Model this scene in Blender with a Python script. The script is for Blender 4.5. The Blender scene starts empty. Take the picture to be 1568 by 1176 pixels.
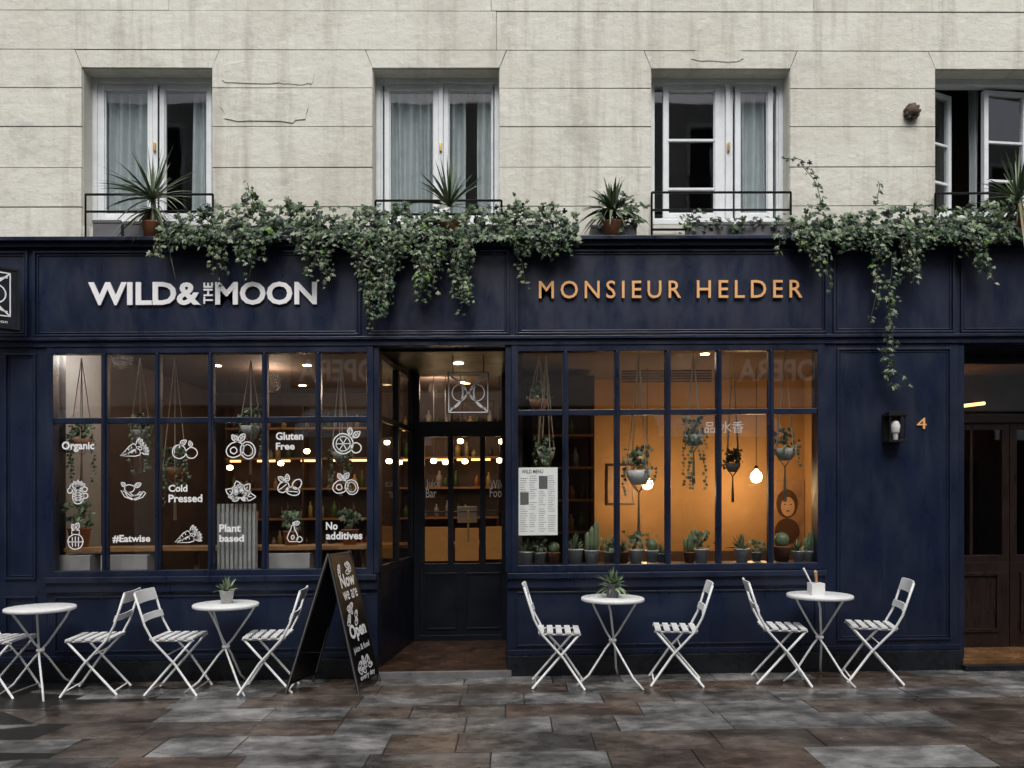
import bpy, math, random
from mathutils import Vector, Matrix
R=random.Random(7)
F=1155.0; D=7.0; CZ=1.62
def X(u,y=0.0): return (u-784)*(y+D)/F
def Z(v,y=0.0): return CZ-(v-766)*(y+D)/F
def slope(z):
    if z<0: return .015
    if z<.9: return .010+(.9-z)/.9*.005
    return .010-.0024*(min(z,6)-.9)
def dz(x,z): return slope(z)*max(-12,min(12,x))
scene=bpy.context.scene
# ------------------------------------------------------------ materials
def nt(name):
    m=bpy.data.materials.new(name); m.use_nodes=True
    t=m.node_tree; return m,t,t.nodes,t.links,t.nodes['Principled BSDF']
def sp(b,k,v):
    if k in b.inputs: b.inputs[k].default_value=v
def mat(name,col,rough=.6,metal=0,var=.15,scale=6,bump=0,bscale=60,emit=0,rvar=.1,coat=0,stretch=(1,1,1)):
    m,t,N,L,b=nt(name)
    tc=N.new('ShaderNodeTexCoord'); mp=N.new('ShaderNodeMapping'); mp.inputs['Scale'].default_value=stretch
    L.new(tc.outputs['Object'],mp.inputs['Vector'])
    n=N.new('ShaderNodeTexNoise'); n.inputs['Scale'].default_value=scale; n.inputs['Detail'].default_value=6; n.inputs['Roughness'].default_value=.65
    L.new(mp.outputs[0],n.inputs['Vector'])
    r=N.new('ShaderNodeValToRGB'); r.color_ramp.elements[0].position=.3; r.color_ramp.elements[1].position=.7
    r.color_ramp.elements[0].color=[c*(1-var) for c in col]+[1]; r.color_ramp.elements[1].color=[min(1,c*(1+var)) for c in col]+[1]
    L.new(n.outputs['Fac'],r.inputs[0]); L.new(r.outputs[0],b.inputs['Base Color'])
    mr=N.new('ShaderNodeMapRange'); mr.inputs[1].default_value=.3; mr.inputs[2].default_value=.7
    mr.inputs[3].default_value=max(.02,rough-rvar); mr.inputs[4].default_value=min(1,rough+rvar)
    L.new(n.outputs['Fac'],mr.inputs[0]); L.new(mr.outputs[0],b.inputs['Roughness'])
    b.inputs['Metallic'].default_value=metal
    sp(b,'Coat Weight',coat)
    if bump:
        n2=N.new('ShaderNodeTexNoise'); n2.inputs['Scale'].default_value=bscale; n2.inputs['Detail'].default_value=4
        L.new(mp.outputs[0],n2.inputs['Vector'])
        bp=N.new('ShaderNodeBump'); bp.inputs['Strength'].default_value=bump; bp.inputs['Distance'].default_value=.01
        L.new(n2.outputs['Fac'],bp.inputs['Height']); L.new(bp.outputs[0],b.inputs['Normal'])
    if emit:
        sp(b,'Emission Color',list(col)+[1]); sp(b,'Emission Strength',emit)
    return m
def stone_mat(name,base,stain,dark):
    m,t,N,L,b=nt(name)
    g=N.new('ShaderNodeNewGeometry')
    def noise(scale,stretch,det=8,ro=.65,off=(0,0,0)):
        mp=N.new('ShaderNodeMapping'); mp.inputs['Scale'].default_value=stretch; mp.inputs['Location'].default_value=off
        L.new(g.outputs['Position'],mp.inputs['Vector'])
        n=N.new('ShaderNodeTexNoise'); n.inputs['Scale'].default_value=scale; n.inputs['Detail'].default_value=det; n.inputs['Roughness'].default_value=ro
        L.new(mp.outputs[0],n.inputs['Vector']); return n.outputs['Fac']
    def ramp(f,a,bb,hi=1.0):
        r=N.new('ShaderNodeMapRange'); r.inputs[1].default_value=a; r.inputs[2].default_value=bb; r.inputs[4].default_value=hi; L.new(f,r.inputs[0]); return r.outputs[0]
    def mix(f,c1,c2):
        x=N.new('ShaderNodeMix'); x.data_type='RGBA'; L.new(f,x.inputs[0])
        for i,c in ((6,c1),(7,c2)):
            if isinstance(c,tuple): x.inputs[i].default_value=list(c)+[1]
            else: L.new(c,x.inputs[i])
        return x.outputs[2]
    c=mix(ramp(noise(.8,(1,1,1.2)),.38,.66),base,stain)
    c=mix(ramp(noise(2.2,(2.6,1,.25)),.50,.78,.8),c,dark)
    c=mix(ramp(noise(1.5,(1,1,1),8,.75,(3,1,7)),.52,.70,.6),c,tuple(x*.66 for x in stain))
    c=mix(ramp(noise(45,(1,1,1),3),.60,.78,.8),c,tuple(x*.6 for x in base))
    c=mix(ramp(noise(6,(1,1,1.2)),.60,.70,.6),c,tuple(min(1,x*1.12) for x in base))
    L.new(c,b.inputs['Base Color']); b.inputs['Roughness'].default_value=.85
    bp=N.new('ShaderNodeBump'); bp.inputs['Strength'].default_value=.85; bp.inputs['Distance'].default_value=.014
    L.new(noise(9,(1,1,1.2),10,.62),bp.inputs['Height']); L.new(bp.outputs[0],b.inputs['Normal'])
    return m
def navy_mat():
    m,t,N,L,b=nt('navy_paint')
    g=N.new('ShaderNodeNewGeometry')
    def noise(s,st,det=6,off=(0,0,0)):
        mp=N.new('ShaderNodeMapping'); mp.inputs['Scale'].default_value=st; mp.inputs['Location'].default_value=off; L.new(g.outputs['Position'],mp.inputs['Vector'])
        n=N.new('ShaderNodeTexNoise'); n.inputs['Scale'].default_value=s; n.inputs['Detail'].default_value=det; n.inputs['Roughness'].default_value=.65
        L.new(mp.outputs[0],n.inputs['Vector']); return n.outputs['Fac']
    def mr(f,a,bb,c=0,d=1):
        r=N.new('ShaderNodeMapRange'); r.inputs[1].default_value=a; r.inputs[2].default_value=bb; r.inputs[3].default_value=c; r.inputs[4].default_value=d; L.new(f,r.inputs[0]); return r.outputs[0]
    def mix(f,c1,c2):
        x=N.new('ShaderNodeMix'); x.data_type='RGBA'; L.new(f,x.inputs[0])
        for i,c in ((6,c1),(7,c2)):
            if isinstance(c,tuple): x.inputs[i].default_value=list(c)+[1]
            else: L.new(c,x.inputs[i])
        return x.outputs[2]
    c=mix(mr(noise(1.2,(1,1,.6)),.35,.65),(.0065,.0105,.027),(.0095,.017,.044))
    c=mix(mr(noise(5,(2.5,1,.3)),.56,.80,0,.5),c,(.032,.040,.055))
    c=mix(mr(noise(30,(1,1,1),3,(5,2,1)),.64,.76,0,.5),c,(.05,.055,.07))
    L.new(c,b.inputs['Base Color']); L.new(mr(noise(4,(1,1,.4)),.35,.65,.24,.52),b.inputs['Roughness'])
    bp=N.new('ShaderNodeBump'); bp.inputs['Strength'].default_value=.18; bp.inputs['Distance'].default_value=.01
    L.new(noise(14,(1,1,.5)),bp.inputs['Height']); L.new(bp.outputs[0],b.inputs['Normal'])
    return m
def wet_mat(name,c1,c2,scale=3):
    m,t,N,L,b=nt(name)
    g=N.new('ShaderNodeNewGeometry')
    def noise(s,d=8,st=(1,1,1)):
        mp=N.new('ShaderNodeMapping'); mp.inputs['Scale'].default_value=st; L.new(g.outputs['Position'],mp.inputs['Vector'])
        n=N.new('ShaderNodeTexNoise'); n.inputs['Scale'].default_value=s; n.inputs['Detail'].default_value=d; n.inputs['Roughness'].default_value=.6
        L.new(mp.outputs[0],n.inputs['Vector']); return n.outputs['Fac']
    def mr(f,a,bb,c,d):
        r=N.new('ShaderNodeMapRange'); r.inputs[1].default_value=a; r.inputs[2].default_value=bb; r.inputs[3].default_value=c; r.inputs[4].default_value=d; L.new(f,r.inputs[0]); return r.outputs[0]
    x=N.new('ShaderNodeMix'); x.data_type='RGBA'; x.inputs[6].default_value=list(c1)+[1]; x.inputs[7].default_value=list(c2)+[1]
    L.new(mr(noise(scale*1.9,9,(1,1.3,1)),.38,.62,0,1),x.inputs[0])
    y=N.new('ShaderNodeMix'); y.data_type='RGBA'; y.blend_type='MULTIPLY'; y.inputs[0].default_value=1
    L.new(x.outputs[2],y.inputs[6])
    w=noise(scale*.55,8,(.8,1.6,1))
    cc=N.new('ShaderNodeCombineColor')
    k=mr(w,.40,.60,.48,1.2)
    for i in range(3): L.new(k,cc.inputs[i])
    L.new(cc.outputs[0],y.inputs[7])
    L.new(y.outputs[2],b.inputs['Base Color'])
    L.new(mr(w,.40,.62,.07,.36),b.inputs['Roughness'])
    bp=N.new('ShaderNodeBump'); bp.inputs['Strength'].default_value=.5; bp.inputs['Distance'].default_value=.012
    L.new(noise(17,8),bp.inputs['Height']); L.new(bp.outputs[0],b.inputs['Normal'])
    return m
def glass_mat(name,mul,add,tint=(1,1,1)):
    m=bpy.data.materials.new(name); m.use_nodes=True; t=m.node_tree; N=t.nodes; L=t.links; N.clear()
    o=N.new('ShaderNodeOutputMaterial'); mx=N.new('ShaderNodeMixShader'); tr=N.new('ShaderNodeBsdfTransparent'); gl=N.new('ShaderNodeBsdfGlossy')
    tr.inputs[0].default_value=list(tint)+[1]; gl.inputs['Roughness'].default_value=.01
    lw=N.new('ShaderNodeLayerWeight'); lw.inputs['Blend'].default_value=.5
    pw=N.new('ShaderNodeMath'); pw.operation='POWER'; pw.inputs[1].default_value=4.0
    ma=N.new('ShaderNodeMath'); ma.operation='MULTIPLY_ADD'; ma.inputs[1].default_value=mul; ma.inputs[2].default_value=add; ma.use_clamp=True
    n=N.new('ShaderNodeTexNoise'); n.inputs['Scale'].default_value=1.6; bp=N.new('ShaderNodeBump'); bp.inputs['Strength'].default_value=.09; bp.inputs['Distance'].default_value=.02
    L.new(n.outputs['Fac'],bp.inputs['Height']); L.new(bp.outputs[0],gl.inputs['Normal'])
    L.new(lw.outputs['Facing'],pw.inputs[0]); L.new(pw.outputs[0],ma.inputs[0])
    L.new(ma.outputs[0],mx.inputs[0]); L.new(tr.outputs[0],mx.inputs[1]); L.new(gl.outputs[0],mx.inputs[2]); L.new(mx.outputs[0],o.inputs[0])
    return m
NAVY=navy_mat()
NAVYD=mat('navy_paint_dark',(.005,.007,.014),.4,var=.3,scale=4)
PLINTH=mat('plinth_stone',(.010,.012,.016),.3,var=.4,scale=8,bump=.2)
STONE=stone_mat('cream_limestone',(.72,.71,.635),(.62,.60,.52),(.38,.345,.28))
JOINT=mat('mortar_joint',(.09,.082,.07),.9)
WHITE=mat('white_window_paint',(.76,.79,.81),.4,var=.1)
WMETAL=mat('white_enamel_metal',(.82,.83,.82),.35,var=.06,scale=10)
DARK=mat('dark_void',(.012,.013,.015),.9)
BLACK=mat('black_iron',(.012,.012,.013),.45,metal=.3)
LETW=mat('white_letter',(.92,.92,.92),.4,var=.02)
LETO=mat('brass_orange_letter',(.85,.45,.18),.4,var=.05)
BRASS=mat('brass',(.7,.45,.18),.3,metal=.8)
DECAL=mat('white_vinyl_decal',(.90,.90,.90),.5,var=.02)
GLASS=glass_mat('window_glass',.8,.08,(.94,.95,.95))
GLASSU=glass_mat('upper_window_glass',.8,.055,(.92,.94,.94))
WOOD=mat('warm_wood',(.36,.19,.08),.45,var=.3,scale=5,stretch=(1,6,6))
DWOOD=mat('dark_wood',(.016,.009,.007),.35,var=.4,scale=5,stretch=(8,8,1))
SWOOD=mat('shelf_side_wood',(.06,.033,.02),.5,var=.3)
OCHRE=mat('ochre_plaster',(.40,.24,.105),.7,var=.22,scale=1.5)
PALEW=mat('pale_interior_wall',(.50,.48,.47),.7,var=.1)
BROWN=mat('brown_interior_wall',(.075,.05,.043),.7,var=.35,scale=3)
CEIL=mat('interior_ceiling',(.12,.09,.08),.8)
FLOORI=mat('interior_floor',(.07,.045,.033),.4)
LAMP=mat('warm_bulb',(1,.72,.38),.5,var=0,emit=24)
STRIP=mat('warm_light_strip',(1,.50,.17),.5,var=0,emit=4)
ORANGE=mat('orange_display_panel',(.55,.25,.07),.5,var=.3,emit=.25)
SOIL=mat('soil',(.03,.02,.014),.95)
GREYPOT=mat('grey_planter',(.12,.12,.13),.6,var=.2)
CEMENT=mat('cement_pot',(.45,.45,.43),.8,var=.2,scale=20)
WPOT=mat('white_ceramic',(.80,.80,.78),.3,var=.05)
TERRA=mat('terracotta',(.36,.15,.08),.7,var=.15)
ROPE=mat('rope',(.60,.50,.38),.9)
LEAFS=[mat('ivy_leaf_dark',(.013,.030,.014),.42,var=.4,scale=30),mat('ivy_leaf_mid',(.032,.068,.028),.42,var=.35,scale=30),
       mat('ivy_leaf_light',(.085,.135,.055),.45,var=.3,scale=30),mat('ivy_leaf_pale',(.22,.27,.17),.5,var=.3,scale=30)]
BRIGHTL=mat('fresh_leaf',(.13,.25,.04),.45,var=.2)
STEM=mat('ivy_stem',(.05,.04,.02),.8)
YUC=[mat('yucca_blade',(.05,.09,.045),.4,var=.3,scale=10),mat('yucca_blade_light',(.15,.20,.11),.4,var=.3,scale=10),mat('yucca_dead',(.20,.15,.08),.6,var=.3)]
SUCC=mat('succulent_leaf',(.27,.38,.20),.45,var=.2)
CURT=mat('sheer_curtain',(.50,.54,.55),.9,var=.15)
CHALK=mat('chalkboard',(.006,.006,.007),.35,var=.2)
PAPER=mat('poster_paper',(.76,.79,.76),.6,var=.04)
INK=mat('poster_ink',(.10,.10,.10),.7)
# ------------------------------------------------------------ mesh builder
class MB:
    def __init__(s): s.v=[]; s.f=[]; s.m=[]; s.mats=[]; s.sm=[]
    def mi(s,m):
        if m not in s.mats: s.mats.append(m)
        return s.mats.index(m)
    def add(s,vs,fs,m,M=None,smooth=False):
        o=len(s.v); k=s.mi(m)
        for p in vs:
            p=Vector(p); s.v.append(M@p if M is not None else p)
        for f in fs: s.f.append([i+o for i in f]); s.m.append(k); s.sm.append(smooth)
    def box(s,x0,x1,y0,y1,z0,z1,m,M=None):
        x0,x1=sorted((x0,x1)); y0,y1=sorted((y0,y1)); z0,z1=sorted((z0,z1))
        vs=[(x0,y0,z0),(x1,y0,z0),(x1,y1,z0),(x0,y1,z0),(x0,y0,z1),(x1,y0,z1),(x1,y1,z1),(x0,y1,z1)]
        s.add(vs,[(0,3,2,1),(4,5,6,7),(0,1,5,4),(1,2,6,5),(2,3,7,6),(3,0,4,7)],m,M)
    def prism(s,poly,y0,y1,m):
        n=len(poly); vs=[(x,y0,z) for x,z in poly]+[(x,y1,z) for x,z in poly]
        fs=[tuple(range(n)),tuple(range(2*n-1,n-1,-1))]+[(i,i+n,(i+1)%n+n,(i+1)%n) for i in range(n)]
        s.add(vs,fs,m)
    def tube(s,pts,r,m,n=6,M=None,closed=False):
        pts=[Vector(p) for p in pts]; K=len(pts); vs=[]; fs=[]
        for i,p in enumerate(pts):
            a=pts[max(0,i-1)]; b=pts[min(K-1,i+1)]
            if closed: a=pts[i-1]; b=pts[(i+1)%K]
            t=(b-a).normalized(); ref=Vector((0,1,0)) if abs(t.y)<.8 else Vector((1,0,0))
            q=t.cross(ref).normalized(); w=t.cross(q)
            rr=r[i] if isinstance(r,(list,tuple)) else r
            for j in range(n):
                an=2*math.pi*j/n; vs.append(p+q*math.cos(an)*rr+w*math.sin(an)*rr)
        for i in range(K if closed else K-1):
            for j in range(n):
                i2=(i+1)%K
                fs.append((i*n+j,i*n+(j+1)%n,i2*n+(j+1)%n,i2*n+j))
        if not closed: fs+= [tuple(range(n)),tuple(range((K-1)*n,K*n))]
        s.add(vs,fs,m,M,True)
    def lathe(s,prof,c,m,n=18,M=None):
        vs=[];fs=[];K=len(prof)
        for r,z in prof:
            for j in range(n):
                a=2*math.pi*j/n; vs.append((c[0]+r*math.cos(a),c[1]+r*math.sin(a),c[2]+z))
        for i in range(K-1):
            for j in range(n): fs.append((i*n+j,i*n+(j+1)%n,(i+1)*n+(j+1)%n,(i+1)*n+j))
        fs+=[tuple(range(n))[::-1],tuple(range((K-1)*n,K*n))]
        s.add(vs,fs,m,M,True)
    def frame(s,x0,x1,z0,z1,w,y0,y1,m,M=None):
        s.box(x0,x0+w,y0,y1,z0,z1,m,M); s.box(x1-w,x1,y0,y1,z0,z1,m,M)
        s.box(x0+w,x1-w,y0+.0015,y1,z0,z0+w,m,M); s.box(x0+w,x1-w,y0+.0015,y1,z1-w,z1,m,M)
    def ribbon(s,pts,w,fn,m,closed=False):
        K=len(pts); vs=[]; fs=[]
        for i in range(K):
            a=pts[i-1] if (i>0 or closed) else pts[i]; b=pts[(i+1)%K] if (i<K-1 or closed) else pts[i]
            dx,dy=b[0]-a[0],b[1]-a[1]; l=math.hypot(dx,dy) or 1; nx,ny=-dy/l*w/2,dx/l*w/2
            vs+= [fn(pts[i][0]+nx,pts[i][1]+ny),fn(pts[i][0]-nx,pts[i][1]-ny)]
        for i in range(K if closed else K-1):
            j=(i+1)%K; fs.append((2*i,2*i+1,2*j+1,2*j))
        s.add(vs,fs,m)
    def text(s,txt,w,h,m,M,extr=.0,bold=.0,space=1.0,align='fit'):
        c=bpy.data.curves.new('t','FONT'); c.body=txt; c.extrude=.5*extr if extr else 0; c.offset=bold; c.space_character=space
        c.resolution_u=3
        o=bpy.data.objects.new('t',c); bpy.context.collection.objects.link(o)
        dg=bpy.context.evaluated_depsgraph_get(); dg.update()
        me=o.evaluated_get(dg).to_mesh()
        vs=[v.co.copy() for v in me.vertices]; fs=[tuple(p.vertices) for p in me.polygons]
        o.evaluated_get(dg).to_mesh_clear(); bpy.data.objects.remove(o); bpy.data.curves.remove(c)
        if not vs: return
        x0=min(v.x for v in vs);x1=max(v.x for v in vs);y0=min(v.y for v in vs);y1=max(v.y for v in vs)
        sx=w/(x1-x0); sy=h/(y1-y0) if h else sx
        vs=[Vector(((v.x-x0)*sx,(v.y-y0)*sy,v.z)) for v in vs]
        s.add(vs,fs,m,M)
    def build(s,name,parent=None,warp='full',bevel=0,zref=0):
        vs=s.v
        if warp=='full': vs=[Vector((v.x,v.y,v.z+dz(v.x,v.z))) for v in vs]
        mn=Vector((min(v.x for v in vs),min(v.y for v in vs),min(v.z for v in vs))); mx=Vector((max(v.x for v in vs),max(v.y for v in vs),max(v.z for v in vs)))
        c=(mn+mx)/2; c.z=mn.z
        if warp=='rigid': sh=Vector((0,0,dz(c.x,zref)))
        else: sh=Vector((0,0,0))
        me=bpy.data.meshes.new(name); me.from_pydata([v-c for v in vs],[],s.f)
        for m in s.mats: me.materials.append(m)
        me.polygons.foreach_set('material_index',s.m); me.polygons.foreach_set('use_smooth',s.sm); me.update()
        o=bpy.data.objects.new(name,me); scene.collection.objects.link(o); o.location=c+sh
        if parent: o.parent=parent; 
        if bevel:
            b=o.modifiers.new('bevel','BEVEL'); b.width=bevel; b.segments=2; b.limit_method='ANGLE'; b.harden_normals=False
        return o
def empty(name):
    e=bpy.data.objects.new(name,None); scene.collection.objects.link(e); e.empty_display_size=.2; return e
def TM(x,y,z): # text facing -y with lower-left at x,z
    return Matrix(((1,0,0,x),(0,0,-1,y),(0,1,0,z),(0,0,0,1)))
# ------------------------------------------------------------ building shell / upper wall
B=empty('cafe_building')
WY=.25
rows=[Z(365,WY),Z(316,WY),Z(256,WY),Z(194,WY),Z(135,WY),Z(77,WY)]
zh=Z(104,WY)
while rows[-1]<9.6: rows.append(rows[-1]+.375)
wins=[(125,325),(570,765),(997,1210),(1432,1640)]
w=[(X(a,WY),X(b,WY)) for a,b in wins]
piers=[(-9.5,w[0][0]),(w[0][1],w[1][0]),(w[1][1],w[2][0]),(w[2][1],w[3][0]),(w[3][1],10.5)]
mb=MB(); g=.0035
def block(poly):
    y=WY+R.uniform(-.003,.003)
    q=[(x,z+R.uniform(-.0022,.0022)) for x,z in poly]; mb.prism(q,y,y+.05,STONE)
for i in range(len(rows)-1):
    a,b=rows[i]+g,rows[i+1]-g
    if i<4:
        for p in piers: block([(p[0],a),(p[1],a),(p[1],b),(p[0],b)])
    elif i==4:
        for k,p in enumerate(piers):
            l=0 if k==0 else .07; r=0 if k==4 else .07
            poly=[(p[0],a),(p[1],a),(p[1],zh)]+[(p[1]-r,b),(p[0]+l,b),(p[0],zh)]
            block(poly)
        for q in w: block([(q[0]+g,zh),(q[1]-g,zh),(q[1]+.07-g*2,b),(q[0]-.07+g*2,b)])
    else:
        xs=[-9.5,X(760,WY),10.5] if i==5 else [-9.5]+[(-9.5+3.1*k+(i%2)*1.5) for k in range(1,7)]+[10.5]
        for k in range(len(xs)-1): block([(xs[k]+g/2,a),(xs[k+1]-g/2,a),(xs[k+1]-g/2,b),(xs[k]+g/2,b)])
def patch(cu,cv,wu,hv,t):
    n=22; poly=[]
    for k in range(n):
        a=2*math.pi*k/n; c,s_=math.cos(a),math.sin(a)
        px=math.copysign(abs(c)**.55,c)*wu*(1+R.uniform(-.08,.08)); pz=math.copysign(abs(s_)**.55,s_)*hv*(1+R.uniform(-.12,.12))
        poly.append((X(cu+px,WY),Z(cv-pz,WY)))
    mb.prism(poly,WY-t,WY+.02,STONE)
patch(405,165,66,23,.010); patch(392,112,55,17,.007); patch(452,118,30,12,.006); patch(1100,85,40,9,.006)
mb.build('limestone_wall',B,bevel=.003)
mb=MB()
for p in piers: mb.box(p[0]+.001,p[1]-.001,WY+.008,WY+.3,4.0,zh,JOINT)
mb.box(-9.5,10.5,WY+.008,WY+.3,zh+.004,9.6,JOINT)
for q in w:
    mb.box(q[0],q[0]+.006,WY+.02,WY+.25,4.0,zh,STONE); mb.box(q[1]-.006,q[1],WY+.02,WY+.25,4.0,zh,STONE)
    mb.box(q[0]+.006,q[1]-.006,WY+.02,WY+.25,zh-.006,zh+.002,STONE)
    mb.box(q[0]+.006,q[1]-.006,WY-.0,WY+.25,4.0,Z(345,WY),STONE)
mb.build('wall_core',B)
mb=MB()
mb.box(-9.5,10.5,6,6.1,0,9.6,BROWN); mb.box(-9.6,-9.5,.3,6.1,0,9.6,STONE); mb.box(10.5,10.6,.3,6.1,0,9.6,STONE)
mb.box(-9.6,10.6,.27,6.1,9.6,9.75,JOINT); mb.box(-9.5,10.5,.22,6,3.75,3.97,BROWN)
for q in w: mb.box(q[0]-.3,q[1]+.3,1.7,1.75,4,6.4,BROWN)
mb.build('structure',B)
mb=MB()
mb.lathe([(.0,0),(.05,.01),(.065,.05),(.05,.1),(.02,.13),(.0,.14)],(X(1394,WY),WY-.03,Z(182,WY)),mat('rusty_iron',(.10,.06,.045),.8,var=.5,scale=40,bump=.8),12)
for k in range(9):
    a=k*.7; mb.box(X(1394,WY)+.06*math.cos(a)-.012,X(1394,WY)+.06*math.cos(a)+.012,WY-.06,WY+.001,Z(173,WY)+.06*math.sin(a)-.012,Z(173,WY)+.06*math.sin(a)+.012,JOINT)
mb.build('wall_anchor',B)
# ------------------------------------------------------------ upper windows
def leaf(mb,x0,x1,z0,z1,y,bars=(),fw=.05):
    mb.frame(x0,x1,z0,z1,fw,y-.02,y+.03,WHITE)
    mb.frame(x0+fw,x1-fw,z0+fw,z1-fw,.010,y-.006,y+.02,WHITE)
    for b in bars: mb.box(x0+fw,x1-fw,y-.012,y+.02,b-.013,b+.013,WHITE)
def uwin(k,panes,v0=118,v1=345):
    q=w[k]; y=WY+.2
    mb=MB(); z1=zh-.006; z0=Z(v1,y)
    mb.frame(q[0]+.006,q[1]-.006,z0,z1,.045,y-.03,y+.07,WHITE)
    mb.frame(q[0]+.051,q[1]-.051,z0+.045,z1-.045,.018,y-.015,y+.07,WHITE)
    for (a,b,bars) in panes: leaf(mb,X(a,y)-.045,X(b,y)+.045,z0+.063,z1-.063,y+.005,[Z(t,y) for t in bars])
    cx=(X(panes[0][1],y)+X(panes[1][0],y))/2
    mb.box(cx-.022,cx+.022,y-.035,y-.016,z0+.05,z1-.05,WHITE)
    if k==2: mb.box(X(1101,y),X(1122,y),y-.004,y+.04,z0+.063,z1-.063,WHITE)
    mb.box(cx-.012,cx+.012,y-.06,y-.036,Z(235,y),Z(222,y),BRASS)
    o=mb.build('casement_window',B,bevel=.004)
    m2=MB(); m2.box(q[0]+.07,q[1]-.07,y+.012,y+.016,z0+.07,z1-.07,GLASSU); m2.build('window_pane',B)
uwin(0,[(160,228,()),(252,318,())]); uwin(1,[(596,665,()),(686,754,())])
uwin(2,[(1022,1095,(215,290)),(1132,1176,())])
q=w[3]; y=WY+.2; mb=MB(); mb.frame(q[0]+.006,q[1]-.006,Z(336,y),zh-.006,.055,y-.03,y+.07,WHITE)
for (hx,s,ang,wd) in ((q[0]+.07,1,24,.30),(X(1508,y),1,6,.46)):
    M=Matrix.Translation((hx,y+.03,0))@Matrix.Rotation(math.radians(ang),4,'Z')
    z0,z1=Z(336,y),zh-.09
    mb.frame(0,wd,z0,z1,.045,-.02,.03,WHITE,M)
    for t in (215,275): mb.box(.045,wd-.045,-.01,.02,Z(t,y)-.012,Z(t,y)+.012,WHITE,M)
    mb.box(.045,wd-.045,.004,.008,z0+.045,z1-.045,GLASSU,M)
mb.build('open_casement_window',B,bevel=.004)
def curtain(u0,u1,v0,v1,y,amp=.03,per=.09):
    mb=MB(); x0,x1=X(u0,y),X(u1,y); n=max(12,int((x1-x0)/.008)); vs=[];fs=[]
    zz=[Z(v1,y),Z((v0+v1)/2,y),Z(v0,y)]
    for j,z in enumerate(zz):
        for i in range(n+1):
            x=x0+(x1-x0)*i/n; ph=2*math.pi*x/per
            vs.append((x+.012*math.sin(ph*.37+j),y+amp*math.sin(ph+.9*math.sin(x*9))*(1 if j<2 else .7),z))
    for j in range(2):
        for i in range(n): fs.append((j*(n+1)+i,j*(n+1)+i+1,(j+1)*(n+1)+i+1,(j+1)*(n+1)+i))
    mb.add(vs,fs,CURT,None,True); mb.build('curtain',B)
curtain(158,230,115,345,.53); curtain(296,326,115,345,.55)
curtain(592,668,115,345,.53); curtain(684,712,115,345,.55); curtain(732,762,115,345,.53); curtain(1128,1182,115,345,.53); curtain(1480,1500,115,345,.75)
for (a,b,vs_,posts) in ((131,326,(297,323),(131,326)),(575,768,(307,328),(575,768)),(998,1211,(295,322,352),(998,1211)),(1432,1640,(297,322),(1432,1640))):
    mb=MB(); yy=.21
    for v in vs_: mb.tube([(X(a,yy),yy,Z(v,yy)),(X(b,yy),yy,Z(v,yy))],.012,BLACK)
    for p in posts: mb.tube([(X(p,yy),yy,Z(vs_[0],yy)),(X(p,yy),yy,Z(366,yy))],.010,BLACK)
    mb.build('window_rail',B)
# ------------------------------------------------------------ shopfront
mb=MB()
zt,zb=Z(374),Z(515)
mb.box(-9.5,10.5,.0,.2,zb,zt,NAVY)
mb.box(-9.5,10.5,-.10,.26,Z(372),Z(366),NAVY); mb.box(-9.5,10.5,-.055,.1,Z(379),Z(372)-.001,NAVY)
mb.box(-9.5,10.5,-.045,.18,Z(520),zb-.001,NAVY); mb.box(-9.5,10.5,-.02,.18,Z(529),Z(520)-.001,NAVY)
for a,b in ((-260,44),(52,553),(560,780),(790,1266),(1275,1461),(1470,1760)):
    mb.frame(X(a),X(b),zb+.012,Z(383),.022,-.022,.0,NAVY); mb.frame(X(a)+.032,X(b)-.032,zb+.044,Z(383)-.032,.012,-.012,.0,NAVY)
mb.build('fascia_board',B,bevel=.004)
def baseunit(mb,x0,x1,panels):
    mb.box(x0,x1,.0,.14,Z(1003),Z(900),NAVY)
    mb.box(x0,x1,-.03,.0-.001,Z(1003)+.001,Z(995),NAVY)
    mb.box(x0,x1,-.07,.14,0,Z(1003),PLINTH)
    mb.box(x0,x1,-.06,.14,Z(885),Z(877),NAVY); mb.box(x0,x1,-.03,.14,Z(900)+.001,Z(885)-.001,NAVY)
    for a,b in panels: mb.frame(X(a),X(b),Z(990),Z(906),.016,-.014,.0,NAVY)
def winunit(name,x0,x1,vt,vb,mull,hb):
    mb=MB(); z0,z1=Z(vb),Z(vt)
    mb.frame(x0,x1,z0,z1,.062,-.012,.09,NAVY)
    xs=[X(t) for t in mull]
    for t in xs: mb.box(t-.026,t+.026,.0,.055,z0+.062,z1-.062,NAVY); mb.box(t-.01,t+.01,-.014,-.0005,z0+.062,z1-.062,NAVY)
    e=[x0+.062]+[q for t in xs for q in (t-.026,t+.026)]+[x1-.062]
    for i in range(0,len(e),2): mb.box(e[i],e[i+1],.003,.052,Z(hb)-.026,Z(hb)+.026,NAVY)
    mb.build(name,B,bevel=.004)
    m2=MB(); m2.box(x0+.05,x1-.05,.028,.032,z0+.05,z1-.05,GLASS); m2.build('shop_window_pane',B)
winunit('shop_window',X(72),X(572),528,880-2,(160,241,322.5,405,487),640)
winunit('shop_window',X(783),X(1262),528,876,(866,945,1023,1101,1181),632)
mb=MB(); zc=Z(529)-.001
baseunit(mb,X(72),X(578),[(84,560)]); baseunit(mb,X(777),X(1262),[(790,1250)])
def pier(x0,x1,pan):
    mb.box(x0,x1,.0,.3,Z(1003),zc,NAVY); mb.box(x0,x1,-.07,.3,0,Z(1003)-.001,PLINTH); mb.box(x0,x1,-.03,-.001,Z(1003)+.001,Z(995),NAVY)
    for a,b,c,d in pan: mb.frame(X(a),X(b),Z(d),Z(c),.02,-.018,0,NAVY); mb.frame(X(a)+.03,X(b)-.03,Z(d)+.03,Z(c)-.03,.01,-.008,0,NAVY)
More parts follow.
